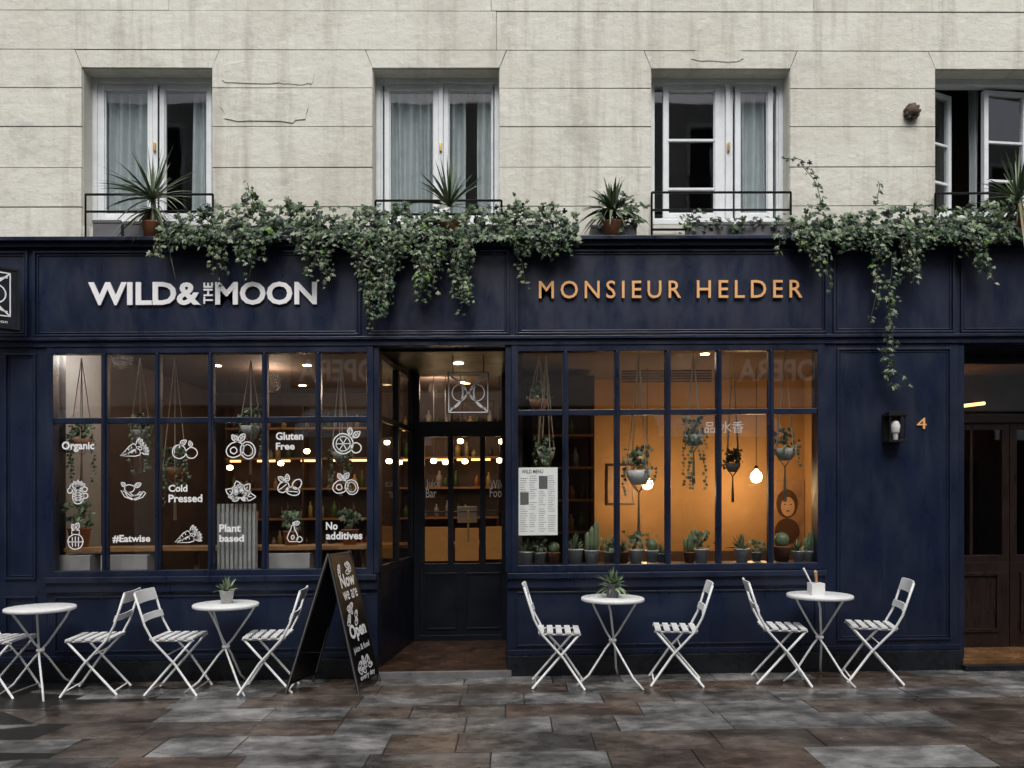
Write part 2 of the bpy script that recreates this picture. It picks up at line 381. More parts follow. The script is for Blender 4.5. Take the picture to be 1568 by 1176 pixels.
pier(-9.5,X(72)-.001,[(8,56,538,880),(8,56,905,985),(-300,-20,538,985)])
pier(X(1262)+.001,X(1468),[(1281,1456,536,988)])
pier(5.75,10.5,[])
mb.box(X(572)+.001,X(580),-.0,.1,Z(876)+.001,zc,NAVY); mb.box(X(774),X(783)-.001,-.0,.1,Z(876)+.001,zc,NAVY)
mb.build('shopfront_joinery',B,bevel=.004)
# recess
RX0,RX1,RY=X(580),X(775),1.4; BX0=X(634,RY); FZ=.07
mb=MB()
mb.box(RX0-.02,RX1+.02,-.05,RY+.1,-.02,FZ,mat('doorstep_wet_wood',(.05,.028,.018),.16,var=.7,scale=6,rvar=.12))
mb.box(RX0-.05,RX1+.05,-.10,-.051,-.03,FZ-.012,mat('step_stone',(.16,.16,.16),.35,var=.3))
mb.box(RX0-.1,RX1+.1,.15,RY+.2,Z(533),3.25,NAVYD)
for side in (0,1):
    if side==0: p0=Vector((RX0,.1,0)); p1=Vector((BX0,RY,0))
    else: p0=Vector((RX1+.0,.1,0)); p1=Vector((RX1+.0,RY,0))
    d=(p1-p0); L_=d.length; ang=math.atan2(d.y,d.x); M=Matrix.Translation(p0)@Matrix.Rotation(ang,4,'Z')
    t0,t1=(0,.06) if side==0 else (-.06,0)
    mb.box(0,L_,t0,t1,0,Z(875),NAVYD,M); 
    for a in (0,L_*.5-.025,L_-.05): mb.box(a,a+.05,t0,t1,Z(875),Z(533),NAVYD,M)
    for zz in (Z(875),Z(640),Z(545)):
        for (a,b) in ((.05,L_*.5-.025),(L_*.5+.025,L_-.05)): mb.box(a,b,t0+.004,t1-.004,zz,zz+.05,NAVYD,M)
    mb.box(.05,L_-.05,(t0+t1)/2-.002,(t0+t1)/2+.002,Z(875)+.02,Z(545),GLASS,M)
mb.build('entrance_recess',B,bevel=.003)
mb=MB(); y=RY
x0,x1=BX0,RX1
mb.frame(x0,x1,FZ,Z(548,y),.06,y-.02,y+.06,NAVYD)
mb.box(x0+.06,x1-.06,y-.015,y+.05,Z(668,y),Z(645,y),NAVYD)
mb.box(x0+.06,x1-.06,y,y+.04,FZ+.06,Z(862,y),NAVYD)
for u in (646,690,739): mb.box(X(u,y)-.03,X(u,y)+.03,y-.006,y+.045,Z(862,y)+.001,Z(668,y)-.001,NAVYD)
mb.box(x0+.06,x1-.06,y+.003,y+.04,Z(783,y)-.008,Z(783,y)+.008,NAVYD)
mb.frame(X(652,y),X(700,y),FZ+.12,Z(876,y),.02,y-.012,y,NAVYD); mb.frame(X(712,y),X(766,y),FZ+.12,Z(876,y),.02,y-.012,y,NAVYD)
mb.box(X(716,y),X(719,y),y-.06,y-.045,Z(830,y),Z(780,y),BRASS)
mb.box(x0+.06,x1-.06,y+.018,y+.022,FZ+.3,Z(550,y),GLASS)
mb.build('entrance_door',B,bevel=.003)
mb=MB(); mb.text('Juice',X(674,y)-X(652,y),.11,DECAL,TM(X(652,y),y+.012,Z(748,y))); mb.text('Bar',X(668,y)-X(652,y),.10,DECAL,TM(X(652,y),y+.012,Z(761,y)))
mb.text('Wild',X(772,y)-X(750,y),.10,DECAL,TM(X(750,y),y+.012,Z(748,y))); mb.text('Food',X(774,y)-X(750,y),.10,DECAL,TM(X(750,y),y+.012,Z(761,y)))
mb.build('door_lettering',B)
def logo(mb,cx,cz,s,fn,m,w_=.02):
    h=s/2
    mb.ribbon([(cx-h,cz-h),(cx+h,cz-h),(cx+h,cz+h),(cx-h,cz+h)],w_,fn,m,True)
    for sx in (-1,1):
        mb.ribbon([(cx+sx*(h*.9-h*.62*math.cos(t)),cz+h*.8*math.sin(t)) for t in [math.pi*(-.5+k/14) for k in range(15)]],w_,fn,m)
        mb.ribbon([(cx+sx*h*.45+h*.38*math.cos(t),cz+h*.42*math.sin(t)) for t in [2*math.pi*k/16 for k in range(16)]],w_*.8,fn,m,True)
    mb.ribbon([(cx-h,cz+h),(cx,cz),(cx-h,cz-h)],w_,fn,m); mb.ribbon([(cx+h,cz+h),(cx,cz),(cx+h,cz-h)],w_,fn,m)
mb=MB(); ly=.35; logo(mb,X(717,ly),Z(601,ly),.38,lambda a,b:(a,ly,b),DECAL,.013)
mb.frame(X(717,ly)-.20,X(717,ly)+.20,Z(601,ly)-.20,Z(601,ly)+.20,.01,ly+.003,ly+.02,BLACK)
for s_ in (-.15,.15): mb.tube([(X(717,ly)+s_,ly+.01,Z(601,ly)+.195),(X(717,ly)+s_,ly+.01,Z(533)+.02)],.004,BLACK)
mb.build('square_logo_sign',None)
# right doorway
mb=MB(); y=.5; xa,xb=X(1468)+.001,5.749
mb.box(xa,xb,-.05,y+.3,-.02,.09,mat('door_threshold_wood',(.16,.08,.035),.25,var=.5))
mb.box(xa-.02,xb,-.14,-.051,-.03,.05,PLINTH)
mb.box(xa,xb,.1,y+.1,Z(531),3.3,NAVY)
for a,b in ((xa,xa+.05),(xb-.05,xb)): mb.box(a,b,.0,y,.09,Z(531)-.001,NAVY)
mb.box(xa+.05,xb-.05,y,y+.06,Z(560,y),Z(531),DWOOD); mb.box(xa+.05,xb-.05,y-.02,y+.06,Z(652,y),Z(640,y),DWOOD)
mb.box(xa+.05,xb-.05,y+.02,y+.024,Z(640,y),Z(560,y),GLASS)
xm=(xa+xb)/2
for a,b in ((xa+.05,xm-.003),(xm+.003,xb-.05)):
    zt_=Z(652,y)-.001; zm=Z(868,y)
    mb.frame(a,b,zm,zt_,.07,y,y+.05,DWOOD); mb.box(a,b,y,y+.05,.09,zm-.001,DWOOD)
    mb.frame(a+.1,b-.1,.25,zm-.1,.035,y-.02,y,DWOOD)
    mb.box(a+.07,b-.07,y+.02,y+.024,zm+.07,zt_-.07,GLASS)
    xx=(a+b)/2; mb.box(xx-.014,xx+.014,y+.005,y+.045,zm+.071,zt_-.071,DWOOD)
mb.tube([(xa+.10,y-.05,Z(830,y)),(xa+.10,y-.05,Z(785,y))],.011,BRASS)
mb.build('entrance_door',B,bevel=.003)
mb=MB(); mb.box(xa,7.4,3.3,3.32,.1,3.3,BROWN); mb.box(xa,7.4,.7,3.3,3.3,3.33,OCHRE); mb.box(7.4,7.45,.7,3.3,.1,3.3,BROWN); mb.box(xa,7.4,.7,3.3,.05,.1,SWOOD)
mb.tube([(4.3,2.6,2.62),(6.2,2.9,2.86)],.022,STRIP,6)
mb.box(5.4,6.3,3.2,3.29,.1,2.1,DWOOD); mb.build('hallway',B)
# ------------------------------------------------------------ interior
IX=4.03
mb=MB()
mb.box(-4.6,X(1468),.14,6,.0,.06,FLOORI)
mb.box(-4.6,RX0-.03,.15,6,3.28,3.34,CEIL); mb.box(RX0-.03,RX1+.03,RY+.1,6,3.281,3.341,CEIL); mb.box(RX1+.03,4.09,.15,6,3.282,3.342,CEIL)
mb.box(-4.62,-4.55,.15,1.35,.06,3.28,PALEW); mb.box(-4.62,-4.56,1.35,6,.06,3.28,BROWN)
mb.box(-4.6,.1,4.6,4.7,.06,3.28,BROWN)
mb.box(RX1+.11,RX1+.17,RY+.1,6,.06,3.28,BROWN)
mb.box(RX1+.17,4.09,3.4,3.5,.06,3.28,OCHRE); mb.box(IX,IX+.06,.3,3.4,.06,3.28,OCHRE)
mb.box(.2,1.05,2.6,3.39,.06,3.2,BROWN)
for k in range(14): mb.box(-4.4+k*.33,-4.38+k*.33,4.56,4.599,.1,.9,SWOOD)
mb.build('interior_walls',B)
# portrait poster on the back wall
mb=MB(); SEP=mat('print_sepia',(.34,.21,.12),.6,var=.3,scale=6); SEPD=mat('print_dark',(.07,.035,.02),.6); SEPL=mat('print_skin',(.52,.34,.21),.6,var=.15)
px,pz=3.78,1.42; mb.box(px-.24,px+.24,3.37,3.399,pz-.5,pz+.45,SEP)
def disc(cx,cz,a,b,y,m,n=20): mb.add([(cx+a*math.cos(2*math.pi*k/n),y,cz+b*math.sin(2*math.pi*k/n)) for k in range(n)],[tuple(range(n))],m)
disc(px,pz+.12,.15,.20,3.366,SEPD); disc(px+.01,pz+.08,.095,.135,3.363,SEPL); disc(px-.03,pz+.11,.018,.008,3.361,SEPD,8); disc(px+.05,pz+.11,.018,.008,3.361,SEPD,8); disc(px+.01,pz+.02,.028,.009,3.361,SEPD,8); disc(px,pz-.26,.17,.18,3.364,SEPD)
mb.frame(1.3,1.68,1.55,2.1,.02,3.36,3.39,DWOOD); mb.box(1.32,1.66,3.37,3.38,1.57,2.08,SEP)
mb.build('wall_pictures',B)
mb=MB()
mb.box(1.1,3.95,2.9,3.35,.06,.5,SWOOD); mb.box(1.1,3.95,3.28,3.36,.5,.9,BROWN)
for x in (1.7,2.7): mb.box(x,x+.6,1.9,2.4,.78,.81,WOOD); mb.tube([(x+.3,2.15,.06),(x+.3,2.15,.78)],.025,BLACK)
mb.build('bench_and_tables',B,bevel=.004)
def shelves(name,x0,x1,y,zs,lit,d=.28):
    mb=MB(); cols=[mat('bottle_%d'%i,c,.3,var=.2) for i,c in enumerate([(.35,.12,.03),(.08,.15,.04),(.4,.3,.1),(.05,.04,.03),(.3,.28,.25)])]
    for i,z in enumerate(zs):
        mb.box(x0,x1,y,y+d,z,z+.03,WOOD)
        if i in lit:
            xx=x0+.06
            while xx<x1-.2:
                l=R.uniform(.1,.4); mb.box(xx,min(xx+l,x1-.05),y+.02,y+.05,z-.03,z-.001,STRIP); xx+=l+R.uniform(.08,.3)
        xx=x0+.05
        while xx<x1-.1:
            r=R.uniform(.025,.05); h=R.uniform(.1,.26)
            if R.random()<.75: mb.lathe([(r,0),(r,h*.65),(r*.4,h*.8),(r*.4,h)],(xx+r,y+.12,z+.031),R.choice(cols),8)
            xx+=r*2+R.uniform(.01,.12)
    for xx in (x0,x1-.03,(x0+x1)/2): mb.box(xx,xx+.03,y+.002,y+d-.002,.06,zs[-1]+.35,SWOOD)
    mb.build(name,B)
shelves('bottle_shelf',-4.3,-2.0,4.3,[.9,1.35,1.8,2.25,2.7],(3,))
shelves('bottle_shelf',-1.7,-.2,4.3,[.9,1.35,1.8,2.25,2.7],(3,4))
shelves('bottle_shelf',.25,1.0,2.3,[1.2,1.6,2.0,2.4],())
mb=MB()
mb.box(-2.4,-.4,3.0,3.5,.06,1.0,SWOOD); mb.box(-2.45,-.3,2.9,3.55,1.0,1.05,WOOD)
for (u,a,b) in ((651,806,858),(697,808,858),(744,806,856)): mb.box(X(u,2.85),X(u+36,2.85),2.84,2.88,Z(b,2.85),Z(a,2.85),ORANGE)
mb.box(X(700,2.9),X(730,2.9),2.95,3.05,Z(800,2.9),Z(775,2.9),PAPER)
mb.build('bar_counter',B,bevel=.005)
mb=MB()
for (u,v) in ((664,706),(682,708),(705,676),(712,707),(768,677),(765,706),(612,708),(596,706),(430,708),(352,714),(470,690)):
    yy=3.1; mb.lathe([(.0,-.025),(.033,-.016),(.042,.01),(.033,.035),(.0,.042)],(X(u,yy),yy,Z(v,yy)),LAMP,12); mb.tube([(X(u,yy),yy,Z(v,yy)+.05),(X(u,yy),yy,3.28)],.004,BLACK,4)
mb.build('bar_pendant_lamps',B)
mb=MB(); zc_=Z(835,.3); mb.box(X(78),X(566),.2,.5,zc_-.02,zc_+.02,WOOD)
for u in (90,235,300,400,480,555): mb.box(X(u,.4),X(u,.4)+.04,.35,.4,.06,zc_-.02,WOOD)
mb.box(X(166,.3),X(236,.3),.16,.45,zc_-.3,zc_-.05,PALEW); mb.box(X(412,.3),X(480,.3),.16,.45,zc_-.3,zc_-.05,PALEW); mb.box(X(84,.3),X(150,.3),.16,.45,zc_-.3,zc_-.05,PALEW)
mb.build('window_counter',B,bevel=.003)
mb=MB()
for k in range(9): xx=X(334,.12)+k*.042; mb.box(xx,xx+.026,.09,.12,Z(872,.12),Z(768,.12),CEMENT)
mb.box(X(334,.12),X(334,.12)+.37,.122,.13,Z(868,.12),Z(780,.12),CEMENT); mb.build('radiator',B,bevel=.004)
mb=MB(); mb.box(X(790),X(1256),.10,.5,Z(874),Z(869),NAVYD); mb.build('window_ledge',B)
mb=MB()
for x in (-3.7,-2.9,-2.1):
    mb.lathe([(.17,0),(.18,.03),(.0,.04)],(x,.95,.86),SWOOD,18)
    for k in range(4):
        a=k*math.pi/2+.5; mb.tube([(x+.1*math.cos(a),.95+.1*math.sin(a),.86),(x+.2*math.cos(a),.95+.2*math.sin(a),.06)],.012,BLACK,5)
mb.build('bar_stools',B)
mb=MB(); 
for k in range(5): mb.box(X(952,1.6),X(1090,1.6),1.6+.0,1.63,Z(586-k*4,1.6),Z(584-k*4,1.6),BLACK)
mb.build('air_vent',B)
def plight(x,y,z,e,c=(1,.62,.3),r=.05):
    l=bpy.data.lights.new('lamp_and_fill_light','POINT'); l.energy=e; l.color=c; l.shadow_soft_size=r
    o=bpy.data.objects.new('lamp_and_fill_light',l); o.location=(x,y,z+dz(x,z)); scene.collection.objects.link(o); return o
def pendant(u,v,y,e):
    mb=MB(); x,z=X(u,y),Z(v,y)
    mb.lathe([(.01,-.085),(.055,-.065),(.075,-.01),(.06,.04),(.025,.07),(.018,.09)],(x,y,z),LAMP,14)
    mb.lathe([(.022,.091),(.022,.13),(.008,.14)],(x,y,z),BLACK,10); mb.tube([(x,y,z+.14),(x,y,3.28)],.004,BLACK)
    o=mb.build('pendant_lamp'); l=plight(x,y-.09,z,e); l.parent=o; l.location=(0,.16,-.02)
pendant(991,741,2.5,26); pendant(1158,732,2.6,30)
D_=MB()
for (x,y) in ((-3.6,2.2),(-2.5,2.2),(-1.2,2.6),(-.7,3.6),(-3,3.8),(1.1,1.4),(2.2,1.6),(-.55,.75)):
    zz=3.272 if y>.8 else Z(533)-.006
    D_.lathe([(.05,0),(.05,.006)],(x,y,zz),LAMP,14)
D_.build('ceiling_downlight',B)
for (x,y,e) in ((-3.0,2.4,20),(-1.0,3.1,28),(1.8,.9,4),(-4.0,.7,16)):  # leftmost light has no fixture, added to brighten the pale side wall
    o=plight(x,y,3.1,e,(1,.70,.48) if x>-3.9 else (1,.92,.84),.12); o.parent=B
# ------------------------------------------------------------ leaves & plants
IV=[(0,-.05),(.2,-.3),(.5,-.14),(.33,.14),(.42,.46),(.15,.46),(0,.9),(-.15,.46),(-.42,.46),(-.33,.14),(-.5,-.14),(-.2,-.3)]
def ivyleaf(mb,p,nrm,s,m,roll=None):
    n=nrm.normalized(); up=Vector((0,0,-1)); t=(up-n*up.dot(n)); t=t.normalized() if t.length>.05 else Vector((1,0,0))
    q=n.cross(t); a=R.gauss(0,.7) if roll is None else roll
    t2=t*math.cos(a)+q*math.sin(a); q2=n.cross(t2)
    vs=[p+n*s*.10+t2*s*.15]+[p+q2*x*s+t2*y*s-n*abs(x)*s*.18 for x,y in IV]
    mb.add(vs,[(0,i+1,(i+1)%12+1) for i in range(12)],m)
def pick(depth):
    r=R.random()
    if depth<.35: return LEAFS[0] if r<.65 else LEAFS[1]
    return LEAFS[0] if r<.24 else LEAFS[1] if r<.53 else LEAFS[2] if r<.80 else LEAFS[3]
def interp(tab,u):
    if u<=tab[0][0]: return tab[0][1]
    for (a,b),(c,d) in zip(tab,tab[1:]):
        if u<=c: return b+(d-b)*(u-a)/(c-a)
    return tab[-1][1]
def strand(mb,ua,va,ub,vb,thin=0):
    L_=abs(vb-va)+abs(ub-ua); n=max(3,int(L_/(7.5 if thin else 6.5))); pts=[]
    y0=R.uniform(-.2,-.12); ph=R.uniform(0,6); am=R.uniform(2,7)
    for i in range(n+1):
        f=i/n; u=ua+(ub-ua)*f+am*math.sin(ph+f*L_/28)*f; v=va+(vb-va)*f
        pts.append(Vector((X(u),y0+.02*math.sin(f*7+ph),Z(v))))
    mb.tube(pts,.0035,STEM,4)
    for i,p in enumerate(pts):
        for s in ((-1,1) if (not thin or i%3==0) else (R.choice((-1,1)),)):
            if R.random()<.18: continue
            nr=Vector((R.gauss(0,.45)+s*.25,-1,R.gauss(.35,.35)))
            sz=R.uniform(.036,.072)*(1-.35*i/len(pts))
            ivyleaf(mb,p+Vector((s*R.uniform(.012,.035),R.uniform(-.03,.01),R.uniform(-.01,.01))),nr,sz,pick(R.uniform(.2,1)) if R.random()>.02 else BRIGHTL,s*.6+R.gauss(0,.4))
def ivy(name,top,bot,u0,u1,dens,strands,extra=()):
    mb=MB()
    n=int((u1-u0)*dens)
    for k in range(n):
        u=R.uniform(u0,u1); cl=math.sin(u*.11)*.5+math.sin(u*.047+2)*.5+math.sin(u*.31)*.5
        t=interp(top,u)+9*cl; f=R.random()
        v=t+(376-t)*f
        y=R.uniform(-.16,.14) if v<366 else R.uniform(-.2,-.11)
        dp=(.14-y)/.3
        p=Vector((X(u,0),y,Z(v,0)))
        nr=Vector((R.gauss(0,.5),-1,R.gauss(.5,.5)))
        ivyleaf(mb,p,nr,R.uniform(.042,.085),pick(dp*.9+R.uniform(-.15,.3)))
    for k in range(strands):
        u=R.uniform(u0,u1); vb=interp(bot,u)
        if vb<376: continue
        vb=375+(vb-375)*R.uniform(.5,1.08)
        strand(mb,u,362,u+R.gauss(0,6),vb)
    for (a,b,c,d) in extra: strand(mb,a,b,c,d,1)
    return mb
topL=[(250,352),(270,340),(300,330),(340,322),(380,305),(395,300),(410,312),(450,318),(500,316),(560,320),(600,318),(640,322),(700,322),(740,326),(770,316),(795,300),(815,314),(850,322),(885,330)]
botL=[(250,402),(270,398),(290,375),(325,385),(345,442),(360,425),(375,400),(395,432),(408,385),(435,366),(462,380),(478,425),(495,425),(507,446),(516,385),(545,390),(560,480),(572,507),(585,505),(597,475),(612,420),(628,410),(642,462),(658,466),(672,405),(690,440),(706,486),(715,482),(726,432),(740,372),(775,370),(790,395),(796,445),(803,405),(820,385),(835,408),(850,380),(865,400),(880,372)]
m=ivy('ivy',topL,botL,255,885,2.3,145,[(570,370,572,507),(560,372,578,498),(708,370,709,486),(797,372,798,446),(500,370,507,446),(652,372,655,466),(340,372,344,440),(395,372,396,432),(480,372,476,425),(250,398,300,360),(388,330,392,292),(400,330,386,298)])
m.build('ivy_plant')
topR=[(1040,330),(1080,332),(1110,342),(1150,342),(1200,338),(1230,325),(1270,332),(1310,330),(1330,322),(1370,322),(1420,326),(1470,318),(1520,318),(1570,312),(1660,316)]
botR=[(1050,365),(1175,366),(1186,405),(1195,385),(1205,366),(1235,420),(1244,440),(1252,392),(1285,395),(1305,382),(1322,400),(1345,420),(1372,430),(1388,440),(1400,395),(1440,382),(1470,400),(1493,440),(1505,400),(1530,376),(1600,380)]
m=ivy('ivy',topR,botR,1205,1660,2.0,75,[(1340,375,1320,502),(1322,380,1352,470),(1352,470,1345,520),(1345,520,1357,602),(1350,400,1346,540),(1340,540,1360,598),(1244,372,1265,456),(1380,372,1352,470),(1490,370,1497,452),(1183,372,1186,404),(1250,330,1222,262),(1222,262,1192,256),(1330,322,1328,290),(1400,372,1376,448),(1357,575,1380,596),(1285,370,1283,394)])
for k in range(190):
    u=R.uniform(1045,1210); v=R.uniform(interp(topR,u)-6,354); ivyleaf(m,Vector((X(u),R.uniform(-.08,.16),Z(v))),Vector((R.gauss(0,.5),-1,R.gauss(.6,.4))),R.uniform(.035,.06),pick(R.random()))
m.build('ivy_plant')
def blades(mb,c,n,L0,wd,mats,elev=(10,85),droop=.5):
    for k in range(n):
        az=R.uniform(0,2*math.pi); el=math.radians(R.uniform(*elev)); L_=L0*R.uniform(.6,1.05)
        d=Vector((math.cos(az)*math.cos(el),math.sin(az)*math.cos(el),math.sin(el))); sd=Vector((-math.sin(az),math.cos(az),0))
        if R.random()<.5: sd=(sd+Vector((0,0,.7))).normalized()
        vs=[];N=7
        for i in range(N):
            f=i/(N-1); p=Vector(c)+d*L_*f+Vector((0,0,-1))*droop*L_*f*f*(1.2-math.sin(el))
            ww=wd*(1-f**2.2)*(.5+.5*min(1,f*5)); vs+=[p-sd*ww,p+sd*ww]
        mb.add(vs,[(2*i,2*i+1,2*i+3,2*i+2) for i in range(N-1)],R.choice(mats))
def yucca(name,u,v,y,n,L0,wd,mats,pot=True,elev=(5,88),droop=.5,trunk=.0):
    mb=MB(); x,z=X(u,y),Z(v,y)
    if trunk: mb.tube([(x,y,z-trunk),(x+.01,y,z-trunk*.5),(x,y,z+.02)],.025,mats[-1],8)
    blades(mb,(x,y,z),n,L0,wd,mats,elev,droop)
    if trunk: blades(mb,(x,y,z-trunk*.4),int(n*.5),L0*.7,wd,[YUC[2],YUC[1],YUC[1]],(-45,10),.5)
    if pot: mb.lathe([(.07,0),(.09,.14),(.1,.15),(.085,.15),(.08,.13),(.0,.13)],(x,y,4.035),TERRA,16)
    return mb.build(name)
yucca('potted_yucca',234,304,-.02,75,.58,.013,[YUC[0],YUC[1],YUC[1]],trunk=.24,elev=(0,85),droop=.4)
yucca('potted_yucca',688,316,-.02,50,.56,.012,[YUC[0],YUC[1]],pot=True,elev=(15,86),droop=.4)
yucca('potted_spider_plant',938,325,-.02,80,.40,.018,[YUC[0],LEAFS[1],YUC[1],LEAFS[1]],droop=.8,elev=(0,80))
yucca('potted_yucca',1560,308,-.02,65,.54,.013,[YUC[0],YUC[1]],trunk=.1,droop=.35)
m=MB()
for k in range(80): ivyleaf(m,Vector((X(R.gauss(948,20)),R.uniform(-.1,.1),Z(R.uniform(300,355)))),Vector((R.gauss(0,.5),-1,R.gauss(.6,.4))),R.uniform(.05,.09),pick(R.random()))
m.build('trailing_plant')
def planter(u0,u1,v0,y0=-.0,y1=.17,m_=GREYPOT):
    mb=MB(); x0,x1=X(u0),X(u1); z0,z1=4.035,Z(v0)
    mb.box(x0,x1,y0,y0+.012,z0,z1,m_); mb.box(x0,x1,y1-.012,y1,z0,z1,m_); mb.box(x0,x0+.012,y0+.012,y1-.012,z0,z1-.001,m_); mb.box(x1-.012,x1,y0+.012,y1-.012,z0,z1-.001,m_)
    mb.box(x0+.012,x1-.012,y0+.012,y1-.012,z0,z1-.03,SOIL); mb.box(x0-.006,x1+.006,y0-.006,y0-.0005,z1-.025,z1+.002,m_)
    mb.build('planter_box',bevel=.002)
planter(142,185,336); planter(190,268,338); planter(1055,1122,341); planter(1128,1205,341)
for a,b in ((275,380),(385,500),(505,620),(625,740),(745,830),(905,975),(1215,1320),(1325,1440),(1445,1560)): planter(a,b,345)
# ------------------------------------------------------------ lettering signs
mb=MB()
mb.text('WILD&',X(308)-X(137),Z(430)-Z(465),LETW,TM(X(137),-.016,Z(466)),extr=.014,bold=.028)
mb.text('MOON',X(486)-X(331),Z(430)-Z(465),LETW,TM(X(331),-.016,Z(466)),extr=.014,bold=.028)
Mv=Matrix.Translation((X(327),-.016,Z(464)))@Matrix.Rotation(math.radians(-90),4,'Y')@Matrix(((1,0,0,0),(0,0,-1,0),(0,1,0,0),(0,0,0,1)))
mb.text('THE',Z(432)-Z(464),X(326)-X(312),LETW,Mv,extr=.014,bold=.02)
mb.build('shop_sign_lettering')
mb=MB()
mb.text('MONSIEUR',X(1042)-X(825),Z(431)-Z(458),LETO,TM(X(825),-.022,Z(458.5)),extr=.016,bold=.004,space=1.36)
mb.text('HELDER',X(1227)-X(1066),Z(431)-Z(458),LETO,TM(X(1066),-.022,Z(458.5)),extr=.016,bold=.004,space=1.36)
mb.build('shop_sign_lettering')
def dec(txt,u0,u1,v0,v1,y=.0265):
    mb.text(txt,X(u1)-X(u0),Z(v0)-Z(v1),DECAL,TM(X(u0),y,Z(v1)),bold=.03)
mb=MB()
dec('Organic',92,142,671,687); dec('#Eatwise',170,228,814,826); dec('Cold',256,285,738,749); dec('Pressed',256,308,753,765)
dec('Plant',334,367,799,811); dec('based',334,372,815,826); dec('Gluten',421,463,659,671); dec('Free',421,450,675,686); dec('No',498,516,797,809); dec('additives',498,554,812,824)
mb.text('品 水香',X(1140)-X(1080),Z(647)-Z(665),mat('grey_letter',(.5,.5,.48),.6),TM(X(1080),.0265,Z(665)))  # plain grey characters laid on the pane
mb.build('window_lettering')
def ell(cx,cy,a,b,r=0,n=20,t0=0,t1=1):
    return [(cx+a*math.cos(t)*math.cos(r)-b*math.sin(t)*math.sin(r),cy+a*math.cos(t)*math.sin(r)+b*math.sin(t)*math.cos(r)) for t in [2*math.pi*(t0+(t1-t0)*k/n) for k in range(n+(1 if t1-t0<1 else 0))]]
def doodle(cu,cv,kind,s=1.0):
    cx,cz=X(cu),Z(cv); fn=lambda a,b:(cx+a*.0058*s,.0262,cz+b*.0058*s); W_=1.6
    def wob(p): return [(a+R.uniform(-.35,.35),b+R.uniform(-.35,.35)) for a,b in p]
    def st(p,c=True,w_=W_): mb.ribbon(wob(p),w_,fn,DECAL,c)
    def leaf2(x,y,l,r,fl=False,wd=.28):
        A=[(x+l*f*math.cos(r)-l*wd*math.sin(math.pi*f)*math.sin(r),y+l*f*math.sin(r)+l*wd*math.sin(math.pi*f)*math.cos(r)) for f in [i/6 for i in range(7)]]
        Bq=[(x+l*f*math.cos(r)+l*wd*math.sin(math.pi*f)*math.sin(r),y+l*f*math.sin(r)-l*wd*math.sin(math.pi*f)*math.cos(r)) for f in [i/6 for i in range(7)]]
        st(A,False); st(Bq,False); st([(x,y),(x+l*.75*math.cos(r),y+l*.75*math.sin(r))],False,1.2)
        if fl:
            for f in (.35,.6): 
                for sg in (-1,1): st([(x+l*f*math.cos(r),y+l*f*math.sin(r)),(x+l*(f+.15)*math.cos(r)-sg*l*wd*.6*math.sin(r),y+l*(f+.15)*math.sin(r)+sg*l*wd*.6*math.cos(r))],False,1.1)
    if kind=='apples':
        st(ell(-9,-4,11,11)); st(ell(11,-6,9,8.5)); st(ell(-11,-2,6,7,0,10,.3,.6),False,1.2); leaf2(-8,7,13,.6,True); leaf2(11,3,11,1.9,True); st([(-9,2),(-7,9)],False)
    elif kind=='carrots':
        for (dx,dy,r) in ((0,0,.55),(6,-7,.25)):
            c,s_=math.cos(r),math.sin(r); P=[(-22,0),(-2,5),(6,5),(8,0),(6,-5),(-2,-5)]
            st([(dx+a*c-b*s_,dy+a*s_+b*c) for a,b in P])
            for a in (-12,-6,0): st([(dx+a*c-3*s_,dy+a*s_+3*c),(dx+a*c,dy+a*s_)],False,1.3)
            for q in (-.6,-.2,.2,.6): leaf2(dx+8*c,dy+8*s_,14,r+q,False,.16)
    elif kind=='avocado':
        st(ell(-7,-2,13,10,.5)); st(ell(-9,-3,4.5,4.5)); st(ell(11,-3,10,12,.3)); st(ell(11,-3,6.5,8,.3),True,1.2); leaf2(-2,9,14,.9,True); leaf2(-3,9,13,2.3,True)
    elif kind=='jar':
        st(ell(0,-8,12,12)); st([(-6,4),(-6,10),(6,10),(6,4)],False); 
        for a in (-5,0,5): st([(a,-16),(a,0)],False,1.4)
        st([(-11,-8),(11,-8)],False,1.4); leaf2(0,10,13,1.2); leaf2(0,10,12,2.1,True)
    elif kind=='leafy':
        for k in range(8): leaf2(0,-8,24-(k%2)*6,math.pi*(-.02+.148*k),k%3==1)
        leaf2(0,-8,14,-.5); leaf2(0,-8,14,-2.6); 
    elif kind=='pine':
        st(ell(0,-7,9,12)); 
        for k in range(-2,3): st([(-8,-7+k*4),(8,-3+k*4)],False,1.1); st([(-8,-3+k*4),(8,-7+k*4)],False,1.1)
        for k in range(5): leaf2(0,5,14,math.pi*(.2+.15*k),False,.2)
        for (a,b) in ((-13,2),(-9,8),(11,4),(12,-6)): st(ell(a,b,4,4,0,10))
    elif kind=='banana':
        for o in (0,5): st([(-18+o,4),(-12+o,-6),(0+o,-11),(12+o,-7),(17+o,0),(13+o,2),(8+o,-3),(-2+o,-5),(-10+o,1)])
        st(ell(-4,7,8,6)); leaf2(3,9,13,.5,True); leaf2(-10,10,10,2.4)
    elif kind=='nuts':
        st(ell(-10,0,9,7,.6)); st(ell(4,-6,10,6,-.2)); st(ell(10,4,8,6,.9)); st([(-16,-4),(-5,4)],False,1.3); st([(-4,-6),(12,-7)],False,1.3)
        leaf2(-4,7,12,1.6,True); leaf2(-8,8,12,2.5)
    elif kind=='pear':
        st([(-6,-17),(-10,-10),(-7,-2),(-3,5),(-2,12),(2,12),(3,5),(7,-2),(10,-10),(6,-17)]); st([(0,12),(1,18)],False); leaf2(1,14,12,.3,True); st(ell(0,-9,2.5,3.5)); st(ell(12,-13,5,5))
    elif kind=='citrus':
        st(ell(-5,-2,14,14)); st(ell(-5,-2,10,10),True,1.2)
